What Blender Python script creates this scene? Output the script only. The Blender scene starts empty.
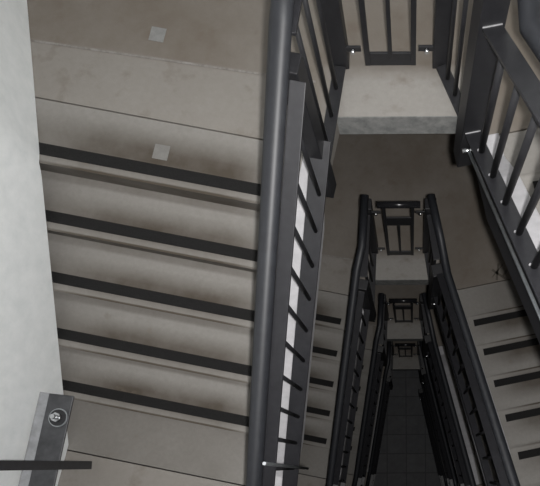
import bpy, bmesh, math, random
from mathutils import Vector, Matrix
random.seed(4)
SC = bpy.context.scene
COL = SC.collection
V = Vector

# ------------------------------------------------------------------ camera
CAM_Z = 13.249
cam_data = bpy.data.cameras.new('camera')
cam_data.sensor_fit = 'HORIZONTAL'
cam_data.sensor_width = 36.0
cam_data.lens = 599.9 / 540 * 36.0
cam_data.shift_x = -(410.73 - 270) / 540
cam_data.shift_y = (388.29 - 243) / 540
cam_data.clip_start = 0.02
cam = bpy.data.objects.new('camera', cam_data)
COL.objects.link(cam)
cam.matrix_world = (Matrix.Translation((0, 0, CAM_Z)) @ Matrix.Rotation(0.12574, 4, 'X')
                    @ Matrix.Rotation(-0.00668, 4, 'Z'))
SC.camera = cam

# ------------------------------------------------------------------ world, exposure
world = bpy.data.worlds.new('world')
SC.world = world
world.use_nodes = True
world.node_tree.nodes['Background'].inputs[0].default_value = (0.5, 0.55, 0.65, 1)
world.node_tree.nodes['Background'].inputs[1].default_value = 0.05
SC.view_settings.view_transform = 'Standard'
SC.view_settings.look = 'None'
SC.view_settings.gamma = 1.0
SC.view_settings.use_curve_mapping = False
SC.view_settings.exposure = 0.0

# the photographer's flash, beside the lens
fd = bpy.data.lights.new('camera_flash', 'SPOT')
fd.spot_size = math.radians(150)
fd.spot_blend = 1.0
fd.energy = 400.0  # falls off towards the rim of its beam
fd.shadow_soft_size = 0.03
fd.color = (1.0, 0.985, 0.97)
flash = bpy.data.objects.new('camera_flash', fd)
COL.objects.link(flash)
flash.location = (0.07, -0.03, CAM_Z + 0.03)
flash.rotation_euler = (0.12574, 0, 0)

# two unseen ceiling lamps, added for soft fill (fittings built with the room)
CEIL = 15.3
FILL_LAMPS = [(0.75, -0.1, 14.0), (-1.0, 0.6, 8.0)]
for lx, ly, lw in FILL_LAMPS:
    ld = bpy.data.lights.new('ceiling_lamp_light', 'AREA')
    ld.shape = 'RECTANGLE'
    ld.size = 1.2
    ld.size_y = 0.6
    ld.energy = lw
    ld.color = (1.0, 0.97, 0.93)
    lo = bpy.data.objects.new('ceiling_lamp_light', ld)
    COL.objects.link(lo)
    lo.location = (lx, ly, CEIL - 0.09)

# ------------------------------------------------------------------ materials
def new_mat(name, rough=0.8, metal=0.0):
    m = bpy.data.materials.new(name)
    m.use_nodes = True
    nt = m.node_tree
    b = nt.nodes['Principled BSDF']
    b.inputs['Roughness'].default_value = rough
    b.inputs['Metallic'].default_value = metal
    return m, nt, b

def noise(nt, vec, scale, detail=5, rough=0.6):
    n = nt.nodes.new('ShaderNodeTexNoise')
    n.inputs['Scale'].default_value = scale
    n.inputs['Detail'].default_value = detail
    n.inputs['Roughness'].default_value = rough
    nt.links.new(vec, n.inputs['Vector'])
    return n.outputs['Fac']

def ramp(nt, fac, stops):
    r = nt.nodes.new('ShaderNodeValToRGB')
    e = r.color_ramp.elements
    e[0].position, e[1].position = stops[0][0], stops[-1][0]
    for p, c in stops[1:-1]:
        e.new(p)
    for el, (p, c) in zip(e, stops):
        el.color = (*c[:3], 1)
    nt.links.new(fac, r.inputs[0])
    return r.outputs[0]

def mix(nt, fac, a, b, kind='MIX'):
    n = nt.nodes.new('ShaderNodeMix')
    n.data_type = 'RGBA'
    n.blend_type = kind
    for sock, val in ((n.inputs[0], fac), (n.inputs[6], a), (n.inputs[7], b)):
        if hasattr(val, 'links'):
            nt.links.new(val, sock)
        elif isinstance(val, (int, float)):
            sock.default_value = val
        else:
            sock.default_value = (*val, 1)
    return n.outputs[2]

def math_node(nt, op, a, b=0.0):
    n = nt.nodes.new('ShaderNodeMath')
    n.operation = op
    n.use_clamp = False
    for s, v in ((n.inputs[0], a), (n.inputs[1], b)):
        if hasattr(v, 'links'):
            nt.links.new(v, s)
        else:
            s.default_value = v
    return n.outputs[0]

def bump(nt, b, fac, strength, dist=0.01):
    n = nt.nodes.new('ShaderNodeBump')
    n.inputs['Strength'].default_value = strength
    n.inputs['Distance'].default_value = dist
    nt.links.new(fac, n.inputs['Height'])
    nt.links.new(n.outputs[0], b.inputs['Normal'])

def coords(nt):
    t = nt.nodes.new('ShaderNodeTexCoord')
    m = nt.nodes.new('ShaderNodeUVMap')
    m.uv_map = 'plan'
    return t.outputs['Object'], m.outputs[0]

def sep(nt, vec):
    s = nt.nodes.new('ShaderNodeSeparateXYZ')
    nt.links.new(vec, s.inputs[0])
    return s.outputs[0], s.outputs[1]

CLEAN = (0.36, 0.345, 0.32)
DIRTY = (0.062, 0.049, 0.036)

# treads: UV.x runs across the flight (0 well side, 1 wall), UV.y from the back of a tread (0) to its nosing (1)
M_TREAD, nt, b = new_mat('worn_concrete_tread', 0.75)
ob, uv = coords(nt)
u, v = sep(nt, uv)
n1 = noise(nt, ob, 4.5)
n2 = noise(nt, ob, 38, 6, 0.7)
base = mix(nt, n2, (0.205, 0.195, 0.180), (0.305, 0.292, 0.274))
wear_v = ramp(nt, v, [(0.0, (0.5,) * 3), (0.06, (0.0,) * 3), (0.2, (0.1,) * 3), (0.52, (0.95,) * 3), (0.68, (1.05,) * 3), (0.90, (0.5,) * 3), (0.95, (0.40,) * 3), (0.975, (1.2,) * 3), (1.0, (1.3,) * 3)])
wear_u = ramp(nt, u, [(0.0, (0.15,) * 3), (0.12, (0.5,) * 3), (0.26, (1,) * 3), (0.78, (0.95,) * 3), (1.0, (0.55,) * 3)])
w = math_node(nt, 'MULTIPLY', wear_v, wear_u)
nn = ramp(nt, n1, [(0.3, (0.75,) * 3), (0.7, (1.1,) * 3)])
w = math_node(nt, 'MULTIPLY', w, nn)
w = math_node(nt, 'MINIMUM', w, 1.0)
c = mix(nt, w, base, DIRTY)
spots = ramp(nt, noise(nt, ob, 9, 3, 0.5), [(0.69, (0,) * 3), (0.76, (0.35,) * 3)])
c = mix(nt, spots, c, (0.16, 0.13, 0.10))
nt.links.new(c, b.inputs['Base Color'])
bump(nt, b, n2, 0.15, 0.004)

# landings: UV is the plan position in metres; the ledge past the cross rail (y < 1.9) is never walked on
M_LAND, nt, b = new_mat('worn_concrete_landing', 0.72)
ob, uv = coords(nt)
u, v = sep(nt, uv)
n1 = noise(nt, ob, 2.2, 6, 0.65)
n2 = noise(nt, ob, 34, 6, 0.7)
base = mix(nt, n2, (0.25, 0.237, 0.22), (0.345, 0.33, 0.31))
walk = ramp(nt, n1, [(0.25, (0.55,) * 3), (0.65, (1,) * 3)])
vy = math_node(nt, 'ADD', v, math_node(nt, 'MULTIPLY', math_node(nt, 'SUBTRACT', noise(nt, ob, 14), 0.5), 0.05))
ledge_y = ramp(nt, math_node(nt, 'MULTIPLY', vy, 0.25), [(0.468, (0,) * 3), (0.492, (1,) * 3)])
ax = math_node(nt, 'ABSOLUTE', math_node(nt, 'ADD', u, 0.05))
ledge_x = ramp(nt, ax, [(0.26, (0,) * 3), (0.40, (1,) * 3)])
walked = math_node(nt, 'MAXIMUM', ledge_y, ledge_x)
f = math_node(nt, 'MULTIPLY', walk, walked)
vj = math_node(nt, 'ADD', v, math_node(nt, 'MULTIPLY', u, 0.166))
pad = ramp(nt, math_node(nt, 'MULTIPLY', vj, 0.25), [(0.4485, (0.45,) * 3), (0.4500, (1,) * 3)])
side = ramp(nt, math_node(nt, 'ADD', u, 1.0), [(0.46, (1,) * 3), (0.50, (0,) * 3)])
pad = math_node(nt, 'MAXIMUM', pad, math_node(nt, 'SUBTRACT', 1.0, side))
f = math_node(nt, 'MULTIPLY', f, pad)
f = math_node(nt, 'MULTIPLY', f, 0.95)
c = mix(nt, f, base, (0.150, 0.126, 0.102))
blot = ramp(nt, noise(nt, ob, 7, 4, 0.6), [(0.56, (0,) * 3), (0.72, (0.42,) * 3)])
c = mix(nt, blot, c, (0.13, 0.10, 0.075))
nt.links.new(c, b.inputs['Base Color'])
bump(nt, b, n2, 0.15, 0.004)

def plain(name, col_a, col_b, scale, rough, metal=0.0, bmp=0.1):
    m, nt, b = new_mat(name, rough, metal)
    ob, uv = coords(nt)
    n = noise(nt, ob, scale, 6, 0.65)
    nt.links.new(ramp(nt, n, [(0.32, col_a), (0.68, col_b)]), b.inputs['Base Color'])
    if bmp:
        bump(nt, b, n, bmp, 0.003)
    return m

M_FASCIA = plain('bare_concrete', (0.15, 0.155, 0.155), (0.30, 0.30, 0.29), 14, 0.85)
M_CURB = plain('pale_painted_concrete', (0.42, 0.415, 0.43), (0.52, 0.51, 0.53), 18, 0.7)
M_WALL = plain('white_plaster', (0.80, 0.83, 0.835), (0.91, 0.93, 0.935), 12, 0.8, 0, 0.25)
M_STRIP = plain('black_grit', (0.003, 0.003, 0.003), (0.008, 0.0075, 0.0075), 160, 0.95, 0, 0.5)
M_STEEL = plain('charcoal_painted_steel', (0.020, 0.020, 0.023), (0.029, 0.029, 0.033), 30, 0.42, 0.0, 0.04)
M_TUBE = plain('slate_handrail_paint', (0.018, 0.019, 0.023), (0.025, 0.027, 0.032), 24, 0.5, 0.0, 0.03)
M_DARK = plain('dark_painted_steel', (0.013, 0.013, 0.015), (0.020, 0.020, 0.023), 30, 0.5, 0.0, 0.04)
M_GLOSS = plain('glossy_black_paint', (0.014, 0.014, 0.016), (0.020, 0.020, 0.022), 24, 0.22, 0.0, 0)
M_PLATE_LIT = plain('pale_grey_steel', (0.15, 0.155, 0.165), (0.25, 0.26, 0.275), 16, 0.55, 0.0, 0.05)  # the plate's steel made paler: light on its upright leg put into colour
M_PLATE = plain('worn_grey_steel', (0.045, 0.046, 0.050), (0.085, 0.087, 0.093), 14, 0.45, 0.3, 0.08)
M_GALV = plain('galvanised_steel', (0.34, 0.36, 0.38), (0.50, 0.52, 0.54), 22, 0.38, 0.9, 0.05)
M_BOLT = plain('bright_zinc_bolt', (0.55, 0.56, 0.58), (0.72, 0.73, 0.75), 40, 0.25, 1.0, 0)
M_WELD = plain('bare_weld', (0.42, 0.42, 0.43), (0.58, 0.58, 0.6), 60, 0.4, 0.7, 0)
M_TAG = plain('grey_sticker', (0.20, 0.20, 0.195), (0.27, 0.27, 0.265), 25, 0.6, 0, 0)
M_TAG_FAINT = plain('worn_grey_sticker', (0.17, 0.165, 0.155), (0.21, 0.205, 0.195), 25, 0.7, 0, 0)
M_SMUDGE = plain('dark_smudge', (0.075, 0.065, 0.053), (0.125, 0.108, 0.09), 40, 0.8, 0, 0)
M_SEAL = plain('joint_sealant', (0.17, 0.155, 0.14), (0.29, 0.275, 0.26), 30, 0.8, 0, 0)

M_FLOOR, nt, b = new_mat('dark_floor_tiles', 0.6)
ob, uv = coords(nt)
br = nt.nodes.new('ShaderNodeTexBrick')
br.offset = 0.0
br.inputs['Scale'].default_value = 1.0
br.inputs['Brick Width'].default_value = 0.42
br.inputs['Row Height'].default_value = 0.42
br.inputs['Mortar Size'].default_value = 0.012
br.inputs['Color1'].default_value = (0.13, 0.135, 0.145, 1)
br.inputs['Color2'].default_value = (0.16, 0.16, 0.17, 1)
br.inputs['Mortar'].default_value = (0.085, 0.085, 0.09, 1)
nt.links.new(ob, br.inputs['Vector'])
n = noise(nt, ob, 5, 6, 0.7)
c = mix(nt, 0.55, br.outputs['Color'], ramp(nt, n, [(0.3, (0.3,) * 3), (0.7, (1,) * 3)]), 'MULTIPLY')
nt.links.new(c, b.inputs['Base Color'])

M_GLOW, nt, b = new_mat('lamp_diffuser', 0.5)  # glow of the added ceiling fill lamps
b.inputs['Base Color'].default_value = (0.9, 0.9, 0.88, 1)
b.inputs['Emission Color'].default_value = (1.0, 0.97, 0.93, 1)
b.inputs['Emission Strength'].default_value = 2.0

# ------------------------------------------------------------------ mesh helpers (world coordinates)
class MB:
    def __init__(self):
        self.bm = bmesh.new()
        self.uvfun = None

    def _merge(self, tmp):
        me = bpy.data.meshes.new('tmp')
        tmp.to_mesh(me)
        tmp.free()
        self.bm.from_mesh(me)
        bpy.data.meshes.remove(me)

    def box(self, c, ax, ay, az, sx, sy, sz, bev=0.0):
        """box centred on c with unit axes and full sizes"""
        t = bmesh.new()
        bmesh.ops.create_cube(t, size=1.0)
        for vv in t.verts:
            p = vv.co.copy()
            vv.co = c + ax * (p.x * sx) + ay * (p.y * sy) + az * (p.z * sz)
        bmesh.ops.recalc_face_normals(t, faces=t.faces)
        if bev:
            bmesh.ops.bevel(t, geom=list(t.edges), offset=bev, segments=2, profile=0.5, affect='EDGES')
        self._merge(t)
        return self

    def bar(self, p, q, side, w, th, bev=0.0, ext=0.0):
        """flat bar from p to q; 'side' is the width direction, th the thickness"""
        d = (q - p)
        L = d.length
        d.normalize()
        s = (side - d * side.dot(d)).normalized()
        n = d.cross(s).normalized()
        return self.box((p + q) / 2, d, s, n, L + ext, w, th, bev)

    def poly(self, pts, off, bev=0.0):
        """planar polygon swept by the vector off"""
        t = bmesh.new()
        a = [t.verts.new(p) for p in pts]
        bb = [t.verts.new(p + off) for p in pts]
        t.faces.new(a)
        t.faces.new(list(reversed(bb)))
        k = len(pts)
        for i in range(k):
            j = (i + 1) % k
            t.faces.new((a[j], a[i], bb[i], bb[j]))
        bmesh.ops.recalc_face_normals(t, faces=t.faces)
        if bev:
            bmesh.ops.bevel(t, geom=list(t.edges), offset=bev, segments=2, profile=0.5, affect='EDGES')
        self._merge(t)
        return self

    def tube(self, pts, r, n=14, cap=True):
        t = bmesh.new()
        rings = []
        k = len(pts)
        up = V((0.31, 0.77, 0.56)).normalized()
        for i, p in enumerate(pts):
            if i == 0:
                d = pts[1] - p
            elif i == k - 1:
                d = p - pts[i - 1]
            else:
                d = (p - pts[i - 1]).normalized() + (pts[i + 1] - p).normalized()
            d.normalize()
            a = d.cross(up).normalized()
            bq = d.cross(a).normalized()
            rings.append([t.verts.new(p + a * (r * math.cos(2 * math.pi * j / n)) + bq * (r * math.sin(2 * math.pi * j / n)))
                          for j in range(n)])
        for A, B in zip(rings, rings[1:]):
            for j in range(n):
                f = t.faces.new((A[j], A[(j + 1) % n], B[(j + 1) % n], B[j]))
                f.smooth = True
        if cap:
            t.faces.new(rings[0])
            t.faces.new(list(reversed(rings[-1])))
        bmesh.ops.recalc_face_normals(t, faces=t.faces)
        self._merge(t)
        return self

def part(name, mb, mat, parent):
    me = bpy.data.meshes.new(name)
    bm = mb.bm
    if mb.uvfun:
        lay = bm.loops.layers.uv.new('plan')
        bm.normal_update()
        for f in bm.faces:
            for l in f.loops:
                l[lay].uv = mb.uvfun(l.vert.co, f)
    org = V((0, 0, 0))
    root = parent
    while root:
        org = org + root.location
        root = root.parent
    for vv in bm.verts:
        vv.co -= org
    bm.to_mesh(me)
    bm.free()
    me.materials.append(mat)
    o = bpy.data.objects.new(name, me)
    COL.objects.link(o)
    o.parent = parent
    return o

def solo(name, mb, mat):
    """one-mesh object whose origin is the middle of its base"""
    bm = mb.bm
    lo = V([min(v.co[i] for v in bm.verts) for i in range(3)])
    hi = V([max(v.co[i] for v in bm.verts) for i in range(3)])
    base = V(((lo.x + hi.x) / 2, (lo.y + hi.y) / 2, lo.z))
    me = bpy.data.meshes.new(name)
    for vv in bm.verts:
        vv.co -= base
    bm.to_mesh(me)
    bm.free()
    me.materials.append(mat)
    o = bpy.data.objects.new(name, me)
    COL.objects.link(o)
    o.location = base
    return o

def tag(o, label, cat, group=None):
    o['label'] = label
    o['category'] = cat
    if group:
        o['group'] = group
    return o

def structure(o):
    o['kind'] = 'structure'
    return o

def thing(name, loc):
    o = bpy.data.objects.new(name, None)
    o.empty_display_size = 0.1
    COL.objects.link(o)
    o.location = loc
    return o

def copy_tree(o, parent=None):
    c = o.copy()
    COL.objects.link(c)
    if parent:
        c.parent = parent
    for ch in list(o.children):
        copy_tree(ch, c)
    return c

# ------------------------------------------------------------------ the stair in plan
R = 0.175
H = 15 * R
L0 = 4 * H                               # the landing in the upper part of the picture
LV = [L0 - k * H for k in range(5)]       # LV[4] is the ground floor
Z = V((0, 0, 1))
aL, aR = 0.2020, 0.19714

class Run:
    """a flight: origin of its first nosing, running direction d, direction n from the well to the wall"""
    def __init__(s, P, d, n, g, sign, length):
        s.P, s.d, s.n, s.g, s.sign, s.length = P, d, n, g, sign, length
    def at(s, t, w, z):
        """t along the run, w towards the well, z absolute"""
        p = s.P + s.d * t - s.n * w
        return V((p.x, p.y, z))
    def pitch(s, t):
        return s.sign * (R / s.g) * t + (R if s.sign > 0 else 0.0)

LEFT = Run(V((-0.5834, 1.2148, 0)), V((-math.sin(aL), -math.cos(aL), 0)), V((-math.cos(aL), math.sin(aL), 0)), 0.2720, -1, 1.229)
RIGHT = Run(V((0.5124, 1.2962, 0)), V((math.sin(aR), -math.cos(aR), 0)), V((math.cos(aR), math.sin(aR), 0)), 0.30063, 1, 1.26)
YN = -0.6                                 # near edge of the well
YW = -1.95                                # near wall
YF = 3.25                                 # far wall
NEAR = Run(V((-0.55, YN - 0.02, 0)), V((1, 0, 0)), V((0, -1, 0)), 0.27, -1, 1.33)

STEP_IN = 0.17                            # how far the left steps run in under the plaster of the wall
def wall_x(run, y):
    """back of the wall chase on the left, wall face on the right"""
    p = run.P + run.n * (run.length + (STEP_IN if run is LEFT else 0))
    x = p.x + run.d.x * (y - p.y) / run.d.y
    if run is LEFT and y > 1.88:
        x = wall_x(LEFT, 1.88) - 0.15 * (y - 1.88)
    return x

CORNER = LEFT.P + LEFT.n * LEFT.length
BEND = 0.07

def face_x(y):
    """plaster face of the left wall above the top flight and landing"""
    p, m0, m1 = CORNER, LEFT.d.x / LEFT.d.y, -0.15
    u = (y - p.y) / BEND
    if u <= -1:
        return p.x + m0 * (y - p.y)
    if u >= 1:
        return p.x + m1 * (y - p.y)
    k = (u + 1) / 2
    return p.x - m0 * BEND * (1 - k) ** 2 + m1 * BEND * k ** 2

def guard_x(run, w, y):
    p = run.P - run.n * w
    return p.x + run.d.x * (y - p.y) / run.d.y

# ------------------------------------------------------------------ room shell
ZT = CEIL
def hexa(mb, bot, ztop):
    t = bmesh.new()
    a = [t.verts.new(p) for p in bot]
    c = [t.verts.new(V((p.x, p.y, ztop))) for p in bot]
    t.faces.new(a)
    t.faces.new(c)
    for i in range(4):
        j = (i + 1) % 4
        t.faces.new((a[i], a[j], c[j], c[i]))
    bmesh.ops.recalc_face_normals(t, faces=t.faces)
    mb._merge(t)

def wall_side(name, run, s):
    mb = MB()
    ys = [YW - 0.2, 1.88, YF + 0.2] if run is LEFT else [YW - 0.2, YF + 0.2]
    o = V((s * 0.2, 0, 0))
    for y0, y1 in zip(ys, ys[1:]):
        a, b_ = V((wall_x(run, y0), y0, 0)), V((wall_x(run, y1), y1, 0))
        hexa(mb, [a, b_, b_ + o, a + o], ZT)
    if run is LEFT:
        structure(solo('wall_outer', mb, M_WALL))
        mb = MB()
        # the plaster over the top flight stops just above the nosings; the steps run in beneath it
        pn = LEFT.at(0, -LEFT.length, 0)
        zc = lambda y: L0 + 0.004 - max(0.0, (pn.y - y) / -LEFT.d.y * (R / LEFT.g))
        cuts = [(YF, L0 + 0.002), (1.88, L0 + 0.002)] + [(pn.y + BEND * q / 4, zc(pn.y + BEND * q / 4)) for q in range(4, -5, -1)] + [
                (LEFT.at(5 * LEFT.g, -LEFT.length, 0).y, L0 - 5 * R + 0.004), (YW, L0 - 5 * R + 0.004)]
        for (y0, z0), (y1, z1) in zip(cuts, cuts[1:]):
            hexa(mb, [V((face_x(y0), y0, z0)), V((face_x(y1), y1, z1)), V((wall_x(LEFT, y1) - 0.001, y1, z1)), V((wall_x(LEFT, y0) - 0.001, y0, z0))], ZT)
    return structure(solo(name, mb, M_WALL))
wall_side('wall_left', LEFT, -1)
wall_side('wall_right', RIGHT, 1)
xl, xr = wall_x(LEFT, YF), wall_x(RIGHT, YF)
structure(solo('wall_far', MB().poly([V((xl, YF, 0)), V((xr, YF, 0)), V((xr, YF + 0.2, 0)), V((xl, YF + 0.2, 0))], Z * ZT), M_WALL))
xl2, xr2 = wall_x(LEFT, YW), wall_x(RIGHT, YW)
structure(solo('wall_near', MB().poly([V((xl2, YW, 0)), V((xr2, YW, 0)), V((xr2, YW - 0.2, 0)), V((xl2, YW - 0.2, 0))], Z * ZT), M_WALL))
quad = [V((xl2, YW, 0)), V((xr2, YW, 0)), V((xr, YF, 0)), V((xl, YF, 0))]
structure(solo('floor', MB().poly([p - Z * 0.2 for p in quad], Z * 0.2), M_FLOOR))
structure(solo('ceiling', MB().poly([p + Z * ZT for p in quad], Z * 0.2), M_WALL))
for i, (lx, ly, lw) in enumerate(FILL_LAMPS):
    t = thing('ceiling_lamp', V((lx, ly, CEIL)))  # fitting for an added fill light, out of view
    tag(t, ['white rectangular ceiling lamp over the right flight', 'white rectangular ceiling lamp over the left flight'][i], 'lamp')
    part('housing', MB().box(V((lx, ly, CEIL - 0.03)), V((1, 0, 0)), V((0, 1, 0)), Z, 1.3, 0.7, 0.06, 0.006), M_GALV, t)
    part('diffuser', MB().box(V((lx, ly, CEIL - 0.07)), V((1, 0, 0)), V((0, 1, 0)), Z, 1.2, 0.6, 0.02, 0.004), M_GLOW, t)

# ------------------------------------------------------------------ stair flights
RAKE = 0.032      # the risers lean back under the nosings
def flight(run, zb, strips=True, w_in=-0.02, head=None, tail=None, curb=True, s0=0.0377):
    """a five-riser concrete flight; zb is the level of the landing at t = 0 (left, near: its top; right: its foot)"""
    g, sg = run.g, run.sign
    head = (0.322 if sg < 0 else 0.36) if head is None else head
    tail = (0.30 if sg < 0 else 0.30) if tail is None else tail
    prof = []
    if sg < 0:
        prof += [(-head, 0.0)]
        for i in range(5):
            prof += [(i * g, -i * R), (i * g - RAKE, -(i + 1) * R)]
        prof += [(4 * g + tail, -5 * R)]
        low = [(4 * g + tail, -5 * R - 0.153), (4 * g - 0.02, -5 * R - 0.153), (-0.05, -0.30), (-0.15, -0.153), (-head, -0.153)]
    else:
        prof += [(-tail, 0.0)]
        for i in range(5):
            prof += [(i * g + RAKE, i * R), (i * g, (i + 1) * R)]
        prof += [(4 * g + head, 5 * R)]
        low = [(4 * g + head, 5 * R - 0.153), (4 * g + 0.15, 5 * R - 0.153), (4 * g + 0.05, 5 * R - 0.30), (0.05, -0.153), (-tail, -0.153)]
    t = thing('stair_flight', run.at(2 * g, -run.length / 2, zb - (5 * R if sg < 0 else 0)))
    mb = MB()
    L = run.length - 0.001 + (STEP_IN if run is LEFT else 0)
    mb.poly([run.at(tt, -w_in, zb + z) for tt, z in prof + low], run.n * (L - w_in))
    def uvf(co, f):
        q = V((co.x, co.y, 0)) - run.P
        tt, s = q.dot(run.d), q.dot(run.n)
        cen = f.calc_center_median()
        ct = (V((cen.x, cen.y, 0)) - run.P).dot(run.d)
        if f.normal.z > 0.5:
            i = math.floor(ct / g)
            v_ = (tt - i * g) / g
            if sg > 0:
                v_ = 1 - v_
            if ct < 0:
                v_ = 0.08 + 0.92 * (tt + head) / head if sg < 0 else 0.3
            elif ct > 4 * g:
                v_ = 0.3 if sg < 0 else 1 - (tt - 4 * g) / g
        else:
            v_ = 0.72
        return (s / run.length, v_)
    mb.uvfun = uvf
    part('step_body', mb, M_TREAD, t)
    if strips:
        for i in range(5):
            if sg < 0:
                ta, z = i * g - 0.100, zb - i * R
            else:
                ta, z = i * g + 0.042, zb + (i + 1) * R
            sb = MB()
            sb.poly([run.at(ta, -s0, z + 0.0005), run.at(ta + 0.058, -s0, z + 0.0005),
                     run.at(ta + 0.058, -(L - 0.012), z + 0.0005), run.at(ta, -(L - 0.012), z + 0.0005)], Z * 0.0035)
            part('nosing_strip', sb, M_STRIP, t)
    if curb:
        cb = MB()
        if sg < 0:
            top = [(-head, 0.03), (0.0, 0.03), (4 * g, -4 * R + 0.03), (4 * g + 0.21, -5 * R + 0.03), (4 * g + tail, -5 * R + 0.03)]
        else:
            top = [(-tail, 0.03), (-0.18, 0.03), (0.0, R + 0.02), (4 * g, 5 * R + 0.03), (4 * g + head, 5 * R + 0.03)]
        cb.poly([run.at(tt, -w_in + 0.0, zb + z) + run.n * 0 for tt, z in top + low], -run.n * (0.125 + w_in), 0.006)
        part('edge_curb', cb, M_CURB, t)
        if sg > 0:
            part('side_plate', MB().poly([run.at(tt, 0.1255, zb + z) for tt, z in
                 [(-tail, 0.02), (-0.18, 0.02), (0.0, R + 0.01), (4 * g, 5 * R + 0.02), (4 * g + head, 5 * R + 0.02)] + low], -run.n * 0.008), M_DARK, t)
    return t

def shift(o, dz):
    c = copy_tree(o)
    c.location.z += dz
    return c

# the lower right railings stand a little further into the well
RLOW = Run(RIGHT.at(0, 0.240, 0), V((math.sin(aR), -math.cos(aR), 0)), V((math.cos(aR), math.sin(aR), 0)), RIGHT.g, 1, 1.26)
FG = 'five-step concrete flights'
lf = flight(LEFT, LV[0], s0=0.0678)
tag(lf, 'broad worn concrete flight with five long black strips beside the white wall at left', 'stairs', FG)
for k, lab in ((1, 'flight with short black strips seen just right of the big left railing, one floor below'),
               (2, 'left flight two floors down, its pale edge showing between two dark railings'),
               (3, 'lowest left flight, deep in the dark well behind the other railings')):
    tag(shift(lf, -k * H), lab, 'stairs', FG)
rf = flight(RIGHT, LV[0])
tag(rf, 'bright topmost right flight seen through the balusters at the upper right', 'stairs', FG)
for k, lab in ((1, 'dim right flight with five black strips at the lower right, below the bright upper one'),
               (2, 'right flight two floors down, its edge showing between two dark railings'),
               (3, 'right flight three floors down in the dark well'),
               (4, 'lowest right flight rising from the dark tiled floor')):
    tag(shift(rf, -k * H), lab, 'stairs', FG)
nf = flight(NEAR, LV[0] - 5 * R, w_in=0.0, head=0.02, tail=0.02, curb=False)
tag(nf, 'topmost cross flight at the near end of the well, joining left and right corners', 'stairs', FG)
for k, lab in ((1, 'cross flight at the near end of the well, one floor below the topmost one'),
               (2, 'cross flight at the near end of the well, two floors below the topmost one'),
               (3, 'lowest cross flight at the near end of the well')):
    tag(shift(nf, -k * H), lab, 'stairs', FG)

# ------------------------------------------------------------------ landings
def slab(t, pts, z, mat=M_LAND, th=0.153):
    mb = MB().poly([V((p.x, p.y, z - th)) for p in pts], Z * th)
    mb.uvfun = lambda co, f: (co.x, co.y)
    return part('slab', mb, mat, t)

YE = 1.692
EL, ER = guard_x(LEFT, 0.125, YE), guard_x(RIGHT, 0.125, YE)
def far_landing(z):
    t = thing('stair_landing', V((-0.1, 2.4, z - 0.153)))
    G = 0.330
    pts = [LEFT.at(-G, -LEFT.length - STEP_IN + 0.001, 0), LEFT.at(-G, 0.125, 0), V((EL, YE, 0)), V((ER, YE, 0)),
           RIGHT.at(-0.308, 0.125, 0), RIGHT.at(-0.308, -RIGHT.length + 0.001, 0),
           V((xr - 0.001, YF - 0.001, 0)), V((xl + 0.001, YF - 0.001, 0))]
    slab(t, pts, z)
    # edge beam face of bare concrete on the well side
    part('edge_face', MB().poly([V((EL + 0.002, YE - 0.004, z - 0.153)), V((ER - 0.002, YE - 0.004, z - 0.153)),
                                 V((ER - 0.002, YE - 0.0002, z - 0.153)), V((EL + 0.002, YE - 0.0002, z - 0.153))], Z * 0.151), M_FASCIA, t)
    a, b_ = V((-1.90, 2.111, z + 0.0012)), V((-0.46, 1.875, z + 0.0012))
    part('joint_sealant', MB().bar(a, b_, V((0.16, 1, 0)), 0.011, 0.002), M_SEAL, t)
    return t
LG = 'concrete landings at the far end of the well'
fl = far_landing(LV[0])
tag(fl, 'topmost far landing with pale concrete ledge and grey edge, at picture top', 'landing', LG)
lands = [fl]
for k, lab in ((1, 'brown stained far landing one floor below, around the small cross rail'),
               (2, 'far landing two floors down, its edge visible under the second cross rail'),
               (3, 'lowest far landing, deepest in the dark well')):
    c = shift(fl, -k * H)
    tag(c, lab, 'landing', LG)
    lands.append(c)
# scuffed mark on the brown landing
sm = MB()
for (x0, y0, x1, y1, wd) in ((0.70, 1.80, 0.83, 1.71, 0.022), (0.76, 1.86, 0.74, 1.70, 0.020), (0.80, 1.85, 0.70, 1.73, 0.018), (0.84, 1.80, 0.80, 1.74, 0.02)):
    sm.bar(V((x0 + 0.06, y0 - 0.02, LV[1] + 0.001)), V((x1 + 0.06, y1 - 0.02, LV[1] + 0.001)), V((0.5, 0.6, 0)), wd, 0.0012)
part('scuff_mark', sm, M_SMUDGE, lands[1])

def corner_landing(run, z, full=False):
    s = -1 if run is LEFT else 1
    tt = 4 * run.g + (0.308 if run is LEFT else 0.368)
    t = thing('stair_landing', V((s * 1.4, -0.9, z - 0.153)))
    xn = -0.575 if run is LEFT else 0.555
    pts = [run.at(tt, 0.125, 0), V((guard_x(run, 0.125, YN), YN, 0))]
    if full:
        xo = face_x(YN) + 0.001
        pts += [V((xo, YN, 0)), V((face_x(YW) + 0.001, YW + 0.001, 0))]
    else:
        pts += [V((xn, YN, 0)), V((xn, YW + 0.001, 0))]
    pts += [V((wall_x(run, YW) - s * 0.001, YW + 0.001, 0)), run.at(tt, -run.length + 0.001 - (STEP_IN if run is LEFT else 0), 0)]
    slab(t, pts, z)
    return t
CG = 'corner landings at the near end of the well'
ca = corner_landing(LEFT, LV[0] - 5 * R)
tag(ca, 'concrete corner landing at the foot of the broad left flight, lower left', 'landing', CG)
for k, lab in ((1, 'left corner landing one floor below the lower left one'), (2, 'left corner landing two floors below the lower left one'),
               (3, 'lowest left corner landing, close to the dark floor')):
    tag(shift(ca, -k * H), lab, 'landing', CG)
cb_ = corner_landing(RIGHT, LV[0] - 10 * R)
tag(cb_, 'right corner landing at the head of the dim strip-edged right flight', 'landing', CG)
for k, lab in ((1, 'right corner landing two floors below the photographer'), (2, 'right corner landing three floors below the photographer'),
               (3, 'lowest right corner landing, one flight above the dark floor')):
    tag(shift(cb_, -k * H), lab, 'landing', CG)
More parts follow.
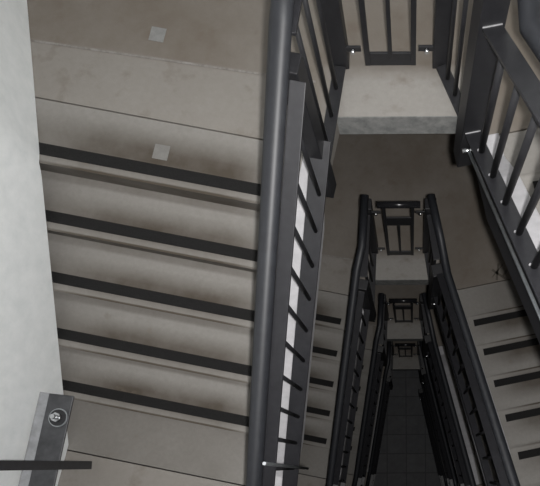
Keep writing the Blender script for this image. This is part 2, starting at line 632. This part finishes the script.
tag(corner_landing(RIGHT, LV[0] + 5 * R, True), 'topmost near landing, at the head of the bright right flight', 'landing', CG)

# ------------------------------------------------------------------ guards
WL, WR = 0.165, 0.160
YP = 1.985          # centre of the far posts
def flight_guard(run, z, w, hb, ht, t0, spacing, tfirst, tube_off, wp=None, rw=0.06, rt=0.039, low=0.2, top_post=None, rb=0.0105, extra=0.0, rod_mat=None):
    """flat top and bottom rails on round balusters, newel post at the landing end, round handrail on the stair side"""
    g = run.g
    pos = lambda t, h, ww=w: run.at(t, ww, z + run.pitch(t) + h)
    t1 = 4 * g + 0.30                               # where the rails turn level
    y_end = YN + 0.116
    p = run.at(0, w, 0)
    t_end = (y_end - p.y) / run.d.y
    r = thing('stair_guard', run.at(2 * g, w, z + min(run.pitch(0), run.pitch(4 * g)) - 0.2))
    zl = run.pitch(t1)
    wp = w if wp is None else wp
    top = [pos(t0 + 0.05, ht), pos(t1, ht), run.at(t_end, w, z + zl + ht)]
    bot = [pos(t0 - 0.03, hb), pos(t1, hb), run.at(t_end, w, z + zl + hb)]
    for nm, ln in (('top_rail', top), ('bottom_rail', bot)):
        mb = MB()
        wd = rw + (extra if nm == 'bottom_rail' else 0)
        off = run.n * ((wd - rw) / 2)
        mb.bar(ln[0] + off, ln[1] + off, run.n, wd, 0.014, 0.002, 0.004)
        mb.bar(ln[1] + off, ln[2] + off, run.n, wd, 0.014, 0.002, 0.004)
        part(nm, mb, M_STEEL, r)
    t = tfirst
    while t < t_end - 0.08:
        hz = run.pitch(min(t, t1))
        bal = part('baluster', MB().tube([run.at(t, w, z + hz + hb + 0.004), run.at(t, w, z + hz + ht - 0.004)], rb, 12), M_DARK, r)
        if top_post is not None:
            q = run.at(t - rb * 0.6, w + rb * 0.9, z + hz + hb + 0.004)
            part('foot_weld', MB().tube([q, q + Z * 0.008], 0.0055, 8), M_WELD, bal)
        t += spacing
    # newel post with its foot bolted to the edge of the concrete
    zt = z + (run.pitch(t0) + ht - 0.006 if top_post is None else top_post)
    pw = 0.08 if run.sign < 0 else 0.10
    mb = MB().box(run.at(t0, wp, (z - low + zt) / 2), run.d, run.n, Z, pw, pw, zt - z + low, 0.004)
    post = part('post', mb, M_DARK, r)
    if run.sign > 0 and rod_mat is None:
        zw = z + run.pitch(t0 + pw / 2) + ht + 0.009
        part('weld_seam', MB().bar(run.at(t0 + pw / 2 + 0.002, w - rw / 2, zw), run.at(t0 + pw / 2 + 0.002, w + rw / 2, zw), Z, 0.008, 0.007, 0.002), M_WELD, post)
        zw = z + run.pitch(t0 + pw / 2) + hb + 0.011
        part('weld_seam', MB().bar(run.at(t0 + pw / 2 + 0.002, w - rw / 2, zw), run.at(t0 + pw / 2 + 0.002, w + rw / 2, zw), Z, 0.006, 0.006, 0.002), M_WELD, post)
    # round handrail
    to = -0.46
    wt = w - tube_off
    zr = z + 1.0
    pts = [V((guard_x(run, wt, 1.93), 1.93, zr)), run.at(to, wt, zr)]
    tt = to
    zz = run.pitch(-0.30) + ht + 0.03
    pts = [V((guard_x(run, wt, 1.93) - 0.06, 1.93, z + max(0.97, zz))), run.at(-0.42, wt, z + max(0.97, zz)), run.at(-0.28, wt, z + zz)] if run.sign < 0 else \
          [V((0.1625 + (w - wt if w else tube_off), 1.93, z + 0.97)), run.at(-0.36, wt, z + 0.97), run.at(-0.2, wt, z + run.pitch(-0.2) + ht + 0.03)]
    if rt < 0.035:      # on the lower floors the handrail runs on over the far post
        pts[0] = V(((-0.3375 if run.sign < 0 else 0.1625), 2.02, z + 1.05))
        pts[1] = run.at(-0.46, wt + 0.01, z + 1.0)
    pts += [run.at(t1, wt, z + zl + ht + 0.02), run.at(t_end, wt, z + zl + ht + 0.02)]
    part('handrail', MB().tube(pts, rt, 20), M_TUBE, r)
    for tb in (0.22, 0.66, 1.05):
        part('handrail_bracket', MB().bar(run.at(tb, w - 0.02, z + run.pitch(tb) + ht - 0.012), run.at(tb, wt, z + run.pitch(tb) + ht - 0.012), run.d, 0.025, 0.008, 0.001), M_DARK, r)
    # slim rod clipped under the bottom rail, with its end bolt
    if run.sign > 0:
        ww = w + 0.022
        part('lower_rod', MB().tube([pos(t0 + 0.10, hb - 0.10, ww), pos(t1, hb - 0.10, ww)], 0.008, 10), rod_mat or M_GALV, r)
        q = pos(t0 + 0.09, hb - 0.10, ww)
        part('rod_bolt', MB().tube([q + run.n * 0.03, q - run.n * 0.03], 0.014, 6), M_BOLT, r)
    return r

GG = 'steel guards of the flights'
g0 = flight_guard(LEFT, LV[0], WL, 0.107, 0.687, -0.21, 0.141, -0.045, 0.063, wp=0.125, low=0.17, extra=0.026)
g0b = flight_guard(LEFT, LV[1], 0.178, 0.132, 0.732, -0.21, 0.141, -0.045, 0.055, rw=0.05, rt=0.031)
for k, lab in ((0, 'largest dark railing with round handrail, along the right edge of the broad left flight'),
               (1, 'dark left railing one floor below, beside the flight with short black strips'),
               (2, 'dark left railing two floors down, inside the one beside the short-stripped flight'),
               (3, 'deepest left railing, framing the dark tiled floor')):
    c = (g0, g0b)[k] if k < 2 else shift(g0b, -(k - 1) * H)
    tag(c, lab, 'railing', GG)
w_ = LEFT.at(0, 0, 0)
part('tie_rod', MB().tube([LEFT.at(1.222, 0.2, LV[0] + LEFT.pitch(1.222) - 0.16), LEFT.at(1.192, 0.2, LV[0] + LEFT.pitch(1.192) + 0.94)], 0.008, 10), M_GALV, g0)
g1 = flight_guard(RIGHT, LV[0], WR, 0.086, 0.776, -0.336, 0.172, -0.141, 0.105, rb=0.0145, rw=0.074, low=0.22, top_post=1.18)
g1b = flight_guard(RLOW, LV[0] - H, 0.0, 0.146, 0.786, -0.276, 0.172, -0.141, 0.055, rw=0.05, rt=0.031, low=0.22, rod_mat=M_DARK)
for k, lab in ((0, 'nearest railing with thick balusters at the upper right, beside the bright topmost right flight'),
               (1, 'dark right railing one floor below, beside the dim flight with five black strips'),
               (2, 'dark right railing two floors down, inside the one beside the dim stripped flight'),
               (3, 'dark right railing three floors down in the well'),
               (4, 'deepest right railing, rising from the dark tiled floor')):
    c = (g1, g1b)[k] if k < 2 else shift(g1b, -(k - 1) * H)
    tag(c, lab, 'railing', GG)

def landing_guard(z, top=True):
    """the two short sides of the landing ledge with their far posts"""
    t = thing('landing_guard', V((-0.085, 1.8, z)))
    rr, wr = (RIGHT, WR) if top else (RLOW, 0.0)
    for run, w, t0 in ((LEFT, 0.125 if top else 0.178, -0.21), (rr, wr, -0.336 if top else -0.276)):
        s = -1 if run is LEFT else 1
        a = run.at(t0 - 0.05, w, 0)
        pc = V((-0.3375 if s < 0 else 0.1625, YP, 0))
        b_ = V((pc.x, YP - 0.05, 0))
        sd_ = V(((b_ - a).y, -(b_ - a).x, 0)).normalized()
        part('bottom_rail', MB().bar(a + Z * (z + 0.03), b_ + Z * (z + 0.03), sd_, 0.06, 0.012, 0.002), M_DARK, t)
        part('top_rail', MB().bar(a + Z * (z + 0.89), b_ + Z * (z + 0.89), sd_, 0.06, 0.014, 0.002), M_STEEL, t)
        L = (b_ - a).length
        for j in range(3):
            q = a + (b_ - a) * ((j + 0.6) / 3.4)
            part('baluster', MB().tube([q + Z * (z + 0.035), q + Z * (z + 0.885)], 0.0105, 12), M_DARK, t)
        part('post', MB().box(pc + Z * (z + (0.50 if top else 0.49)), V((0, -1, 0)), V((1, 0, 0)), Z, 0.09, 0.09, 1.0 if top else 0.98, 0.004), M_DARK, t)
        for zz in (0.165, 0.95):
            br_ = part('bracket', MB().bar(V((pc.x - s * 0.045, 1.93, z + zz)), V((pc.x - s * 0.115, 1.93, z + zz)), Z, 0.03, 0.012, 0.002), M_DARK, t)
            part('bracket_bolt', MB().tube([V((pc.x - s * 0.078, 1.928, z + zz)), V((pc.x - s * 0.078, 1.905, z + zz))], 0.011, 6), M_BOLT, br_)
    return t

def cross_panel(z):
    t = thing('cross_rail', V((-0.085, 1.915, z + 0.1)))
    X, Y = V((1, 0, 0)), V((0, 1, 0))
    xa, xb = -0.205, 0.035
    y = 1.90
    part('handrail', MB().tube([V((-0.24, y, z + 1.15)), V((0.08, y, z + 1.15))], 0.026, 18), M_GLOSS, t)
    for x in (xa + 0.012, xb - 0.012):
        part('upright', MB().box(V((x, y, z + 0.615)), X, Y, Z, 0.024, 0.024, 1.03, 0.002), M_DARK, t)
    part('middle_bar', MB().box(V(((xa + xb) / 2, y, z + 0.46)), X, Y, Z, 0.018, 0.018, 0.64, 0.002), M_DARK, t)
    part('upper_plate', MB().box(V(((xa + xb) / 2, y, z + 0.85)), X, Y, Z, xb - xa, 0.012, 0.15, 0.002), M_DARK, t)
    part('lower_plate', MB().box(V(((xa + xb) / 2, y, z + 0.135)), X, Y, Z, xb - xa, 0.012, 0.085, 0.002), M_DARK, t)
    return t

lg0, lg1, cp0 = landing_guard(LV[0]), landing_guard(LV[1], False), cross_panel(LV[0])
names = ['topmost far landing', 'brown stained landing one floor below', 'far landing two floors down', 'lowest far landing in the dark']
for k in range(4):
    tag((lg0, lg1)[k] if k < 2 else shift(lg1, -(k - 1) * H), 'short side railings and posts flanking the ledge of the ' + names[k], 'railing', 'side railings of the far landings')
    tag(cp0 if k == 0 else shift(cp0, -k * H), 'small barred cross rail closing the ledge of the ' + names[k], 'railing', 'cross rails of the far landings')

# near guards between the two near corners of the well
def near_guard(z, level=False):
    xa, xb = guard_x(LEFT, WL, YN + 0.06), guard_x(RIGHT, WR, YN + 0.06) if level else guard_x(RLOW, 0.0, YN + 0.06)
    y = YN + 0.06
    t = thing('near_guard', V(((xa + xb) / 2, y, z - (0 if level else 5 * R) - 0.1)))
    dz = 0 if level else -5 * R
    A, B = V((xa, y, z)), V((xb, y, z + dz))
    for q in (A, B):
        part('post', MB().box(q + Z * 0.38, V((1, 0, 0)), V((0, 1, 0)), Z, 0.09, 0.09, 1.16, 0.004), M_DARK, t)
    a, b_ = A + V((0.046, 0, 0)), B - V((0.046, 0, 0))
    part('top_rail', MB().bar(a + Z * 0.9, b_ + Z * 0.9, V((0, 1, 0)), 0.06, 0.014, 0.002), M_STEEL, t)
    part('bottom_rail', MB().bar(a + Z * 0.14, b_ + Z * 0.14, V((0, 1, 0)), 0.06, 0.014, 0.002), M_STEEL, t)
    for j in range(1, 10):
        q = a + (b_ - a) * (j / 10)
        part('baluster', MB().tube([q + Z * 0.145, q + Z * 0.895], 0.0105, 12), M_DARK, t)
    return t
ng = near_guard(LV[0] - 5 * R)
NGG = 'guards at the near end of the well'
tag(ng, 'sloping railing at the near end of the well beside the topmost cross flight', 'railing', NGG)
for k, lab in ((1, 'sloping near railing one floor below the topmost cross flight'), (2, 'sloping near railing two floors below the topmost cross flight'),
               (3, 'sloping near railing beside the lowest cross flight')):
    tag(shift(ng, -k * H), lab, 'railing', NGG)
tag(near_guard(LV[0] + 5 * R, True), 'level near railing the photographer leans over', 'railing', NGG)

# ------------------------------------------------------------------ wall handrail end at the lower left
ZA = LV[0] - 5 * R
t = thing('wall_handrail', V((-1.92, 0.006, ZA)))
tag(t, 'steel handrail end with a big round bolt in front of the white wall, lower left', 'handrail')
part('upright', MB().box(V((-1.852, 0.006, ZA + 0.625)), V((1, 0, 0)), V((0, 1, 0)), Z, 0.014, 0.046, 0.99, 0.002), M_STEEL, t)
P0, P1 = V((-1.9069, 0.3868, 10.029)), V((-1.978, -0.1864, 10.059))
dr = (P1 - P0).normalized()
sd = V((0.1428, -0.0326, 0.0))
sd = (sd - dr * sd.dot(dr)).normalized()
nr = sd.cross(dr).normalized()
if nr.z < 0:
    nr = -nr
Lr = (P1 - P0).length + 0.25
mid = P0 + dr * (Lr / 2) + sd * 0.014
web = part('rail_plate', MB().box(mid, dr, sd, nr, Lr, 0.15, 0.012, 0.003), M_PLATE, t)
part('rail_flange', MB().box(mid - sd * 0.079 + nr * 0.012, dr, (sd * 0.9 + nr * -0.44).normalized(), (nr * 0.9 + sd * 0.44).normalized(), Lr, 0.045, 0.010, 0.002), M_PLATE_LIT, t)
bc = P0 + dr * 0.125 + sd * 0.034 + nr * 0.006
part('washer', MB().tube([bc, bc + nr * 0.006], 0.050, 28), M_GALV, t)
part('bolt_plate', MB().tube([bc + nr * 0.006, bc + nr * 0.011], 0.044, 28), M_DARK, t)
bl = part('bolt', MB().tube([bc + nr * 0.011, bc + nr * 0.032], 0.026, 6), M_BOLT, t)
part('bolt_shank', MB().tube([bc + nr * 0.032, bc + nr * 0.062], 0.013, 12), M_BOLT, bl)

# ------------------------------------------------------------------ stickers on the concrete
def sticker(x, y, z, s, rot, label, mat):
    d = V((math.cos(rot), math.sin(rot), 0))
    e = V((-d.y, d.x, 0))
    mb = MB().box(V((x, y, z + 0.0012)), d, e, Z, s, s, 0.0016)
    o = solo('floor_sticker', mb, mat)
    tag(o, label, 'sticker', 'square stickers on the concrete')
sticker(-1.252, 2.136, LV[0], 0.075, -0.2, 'small pale square sticker on the landing, near the top edge of the picture', M_TAG)
sticker(-1.205, 1.512, LV[0], 0.075, -0.2, 'faint square sticker just above the topmost long black strip', M_TAG_FAINT)
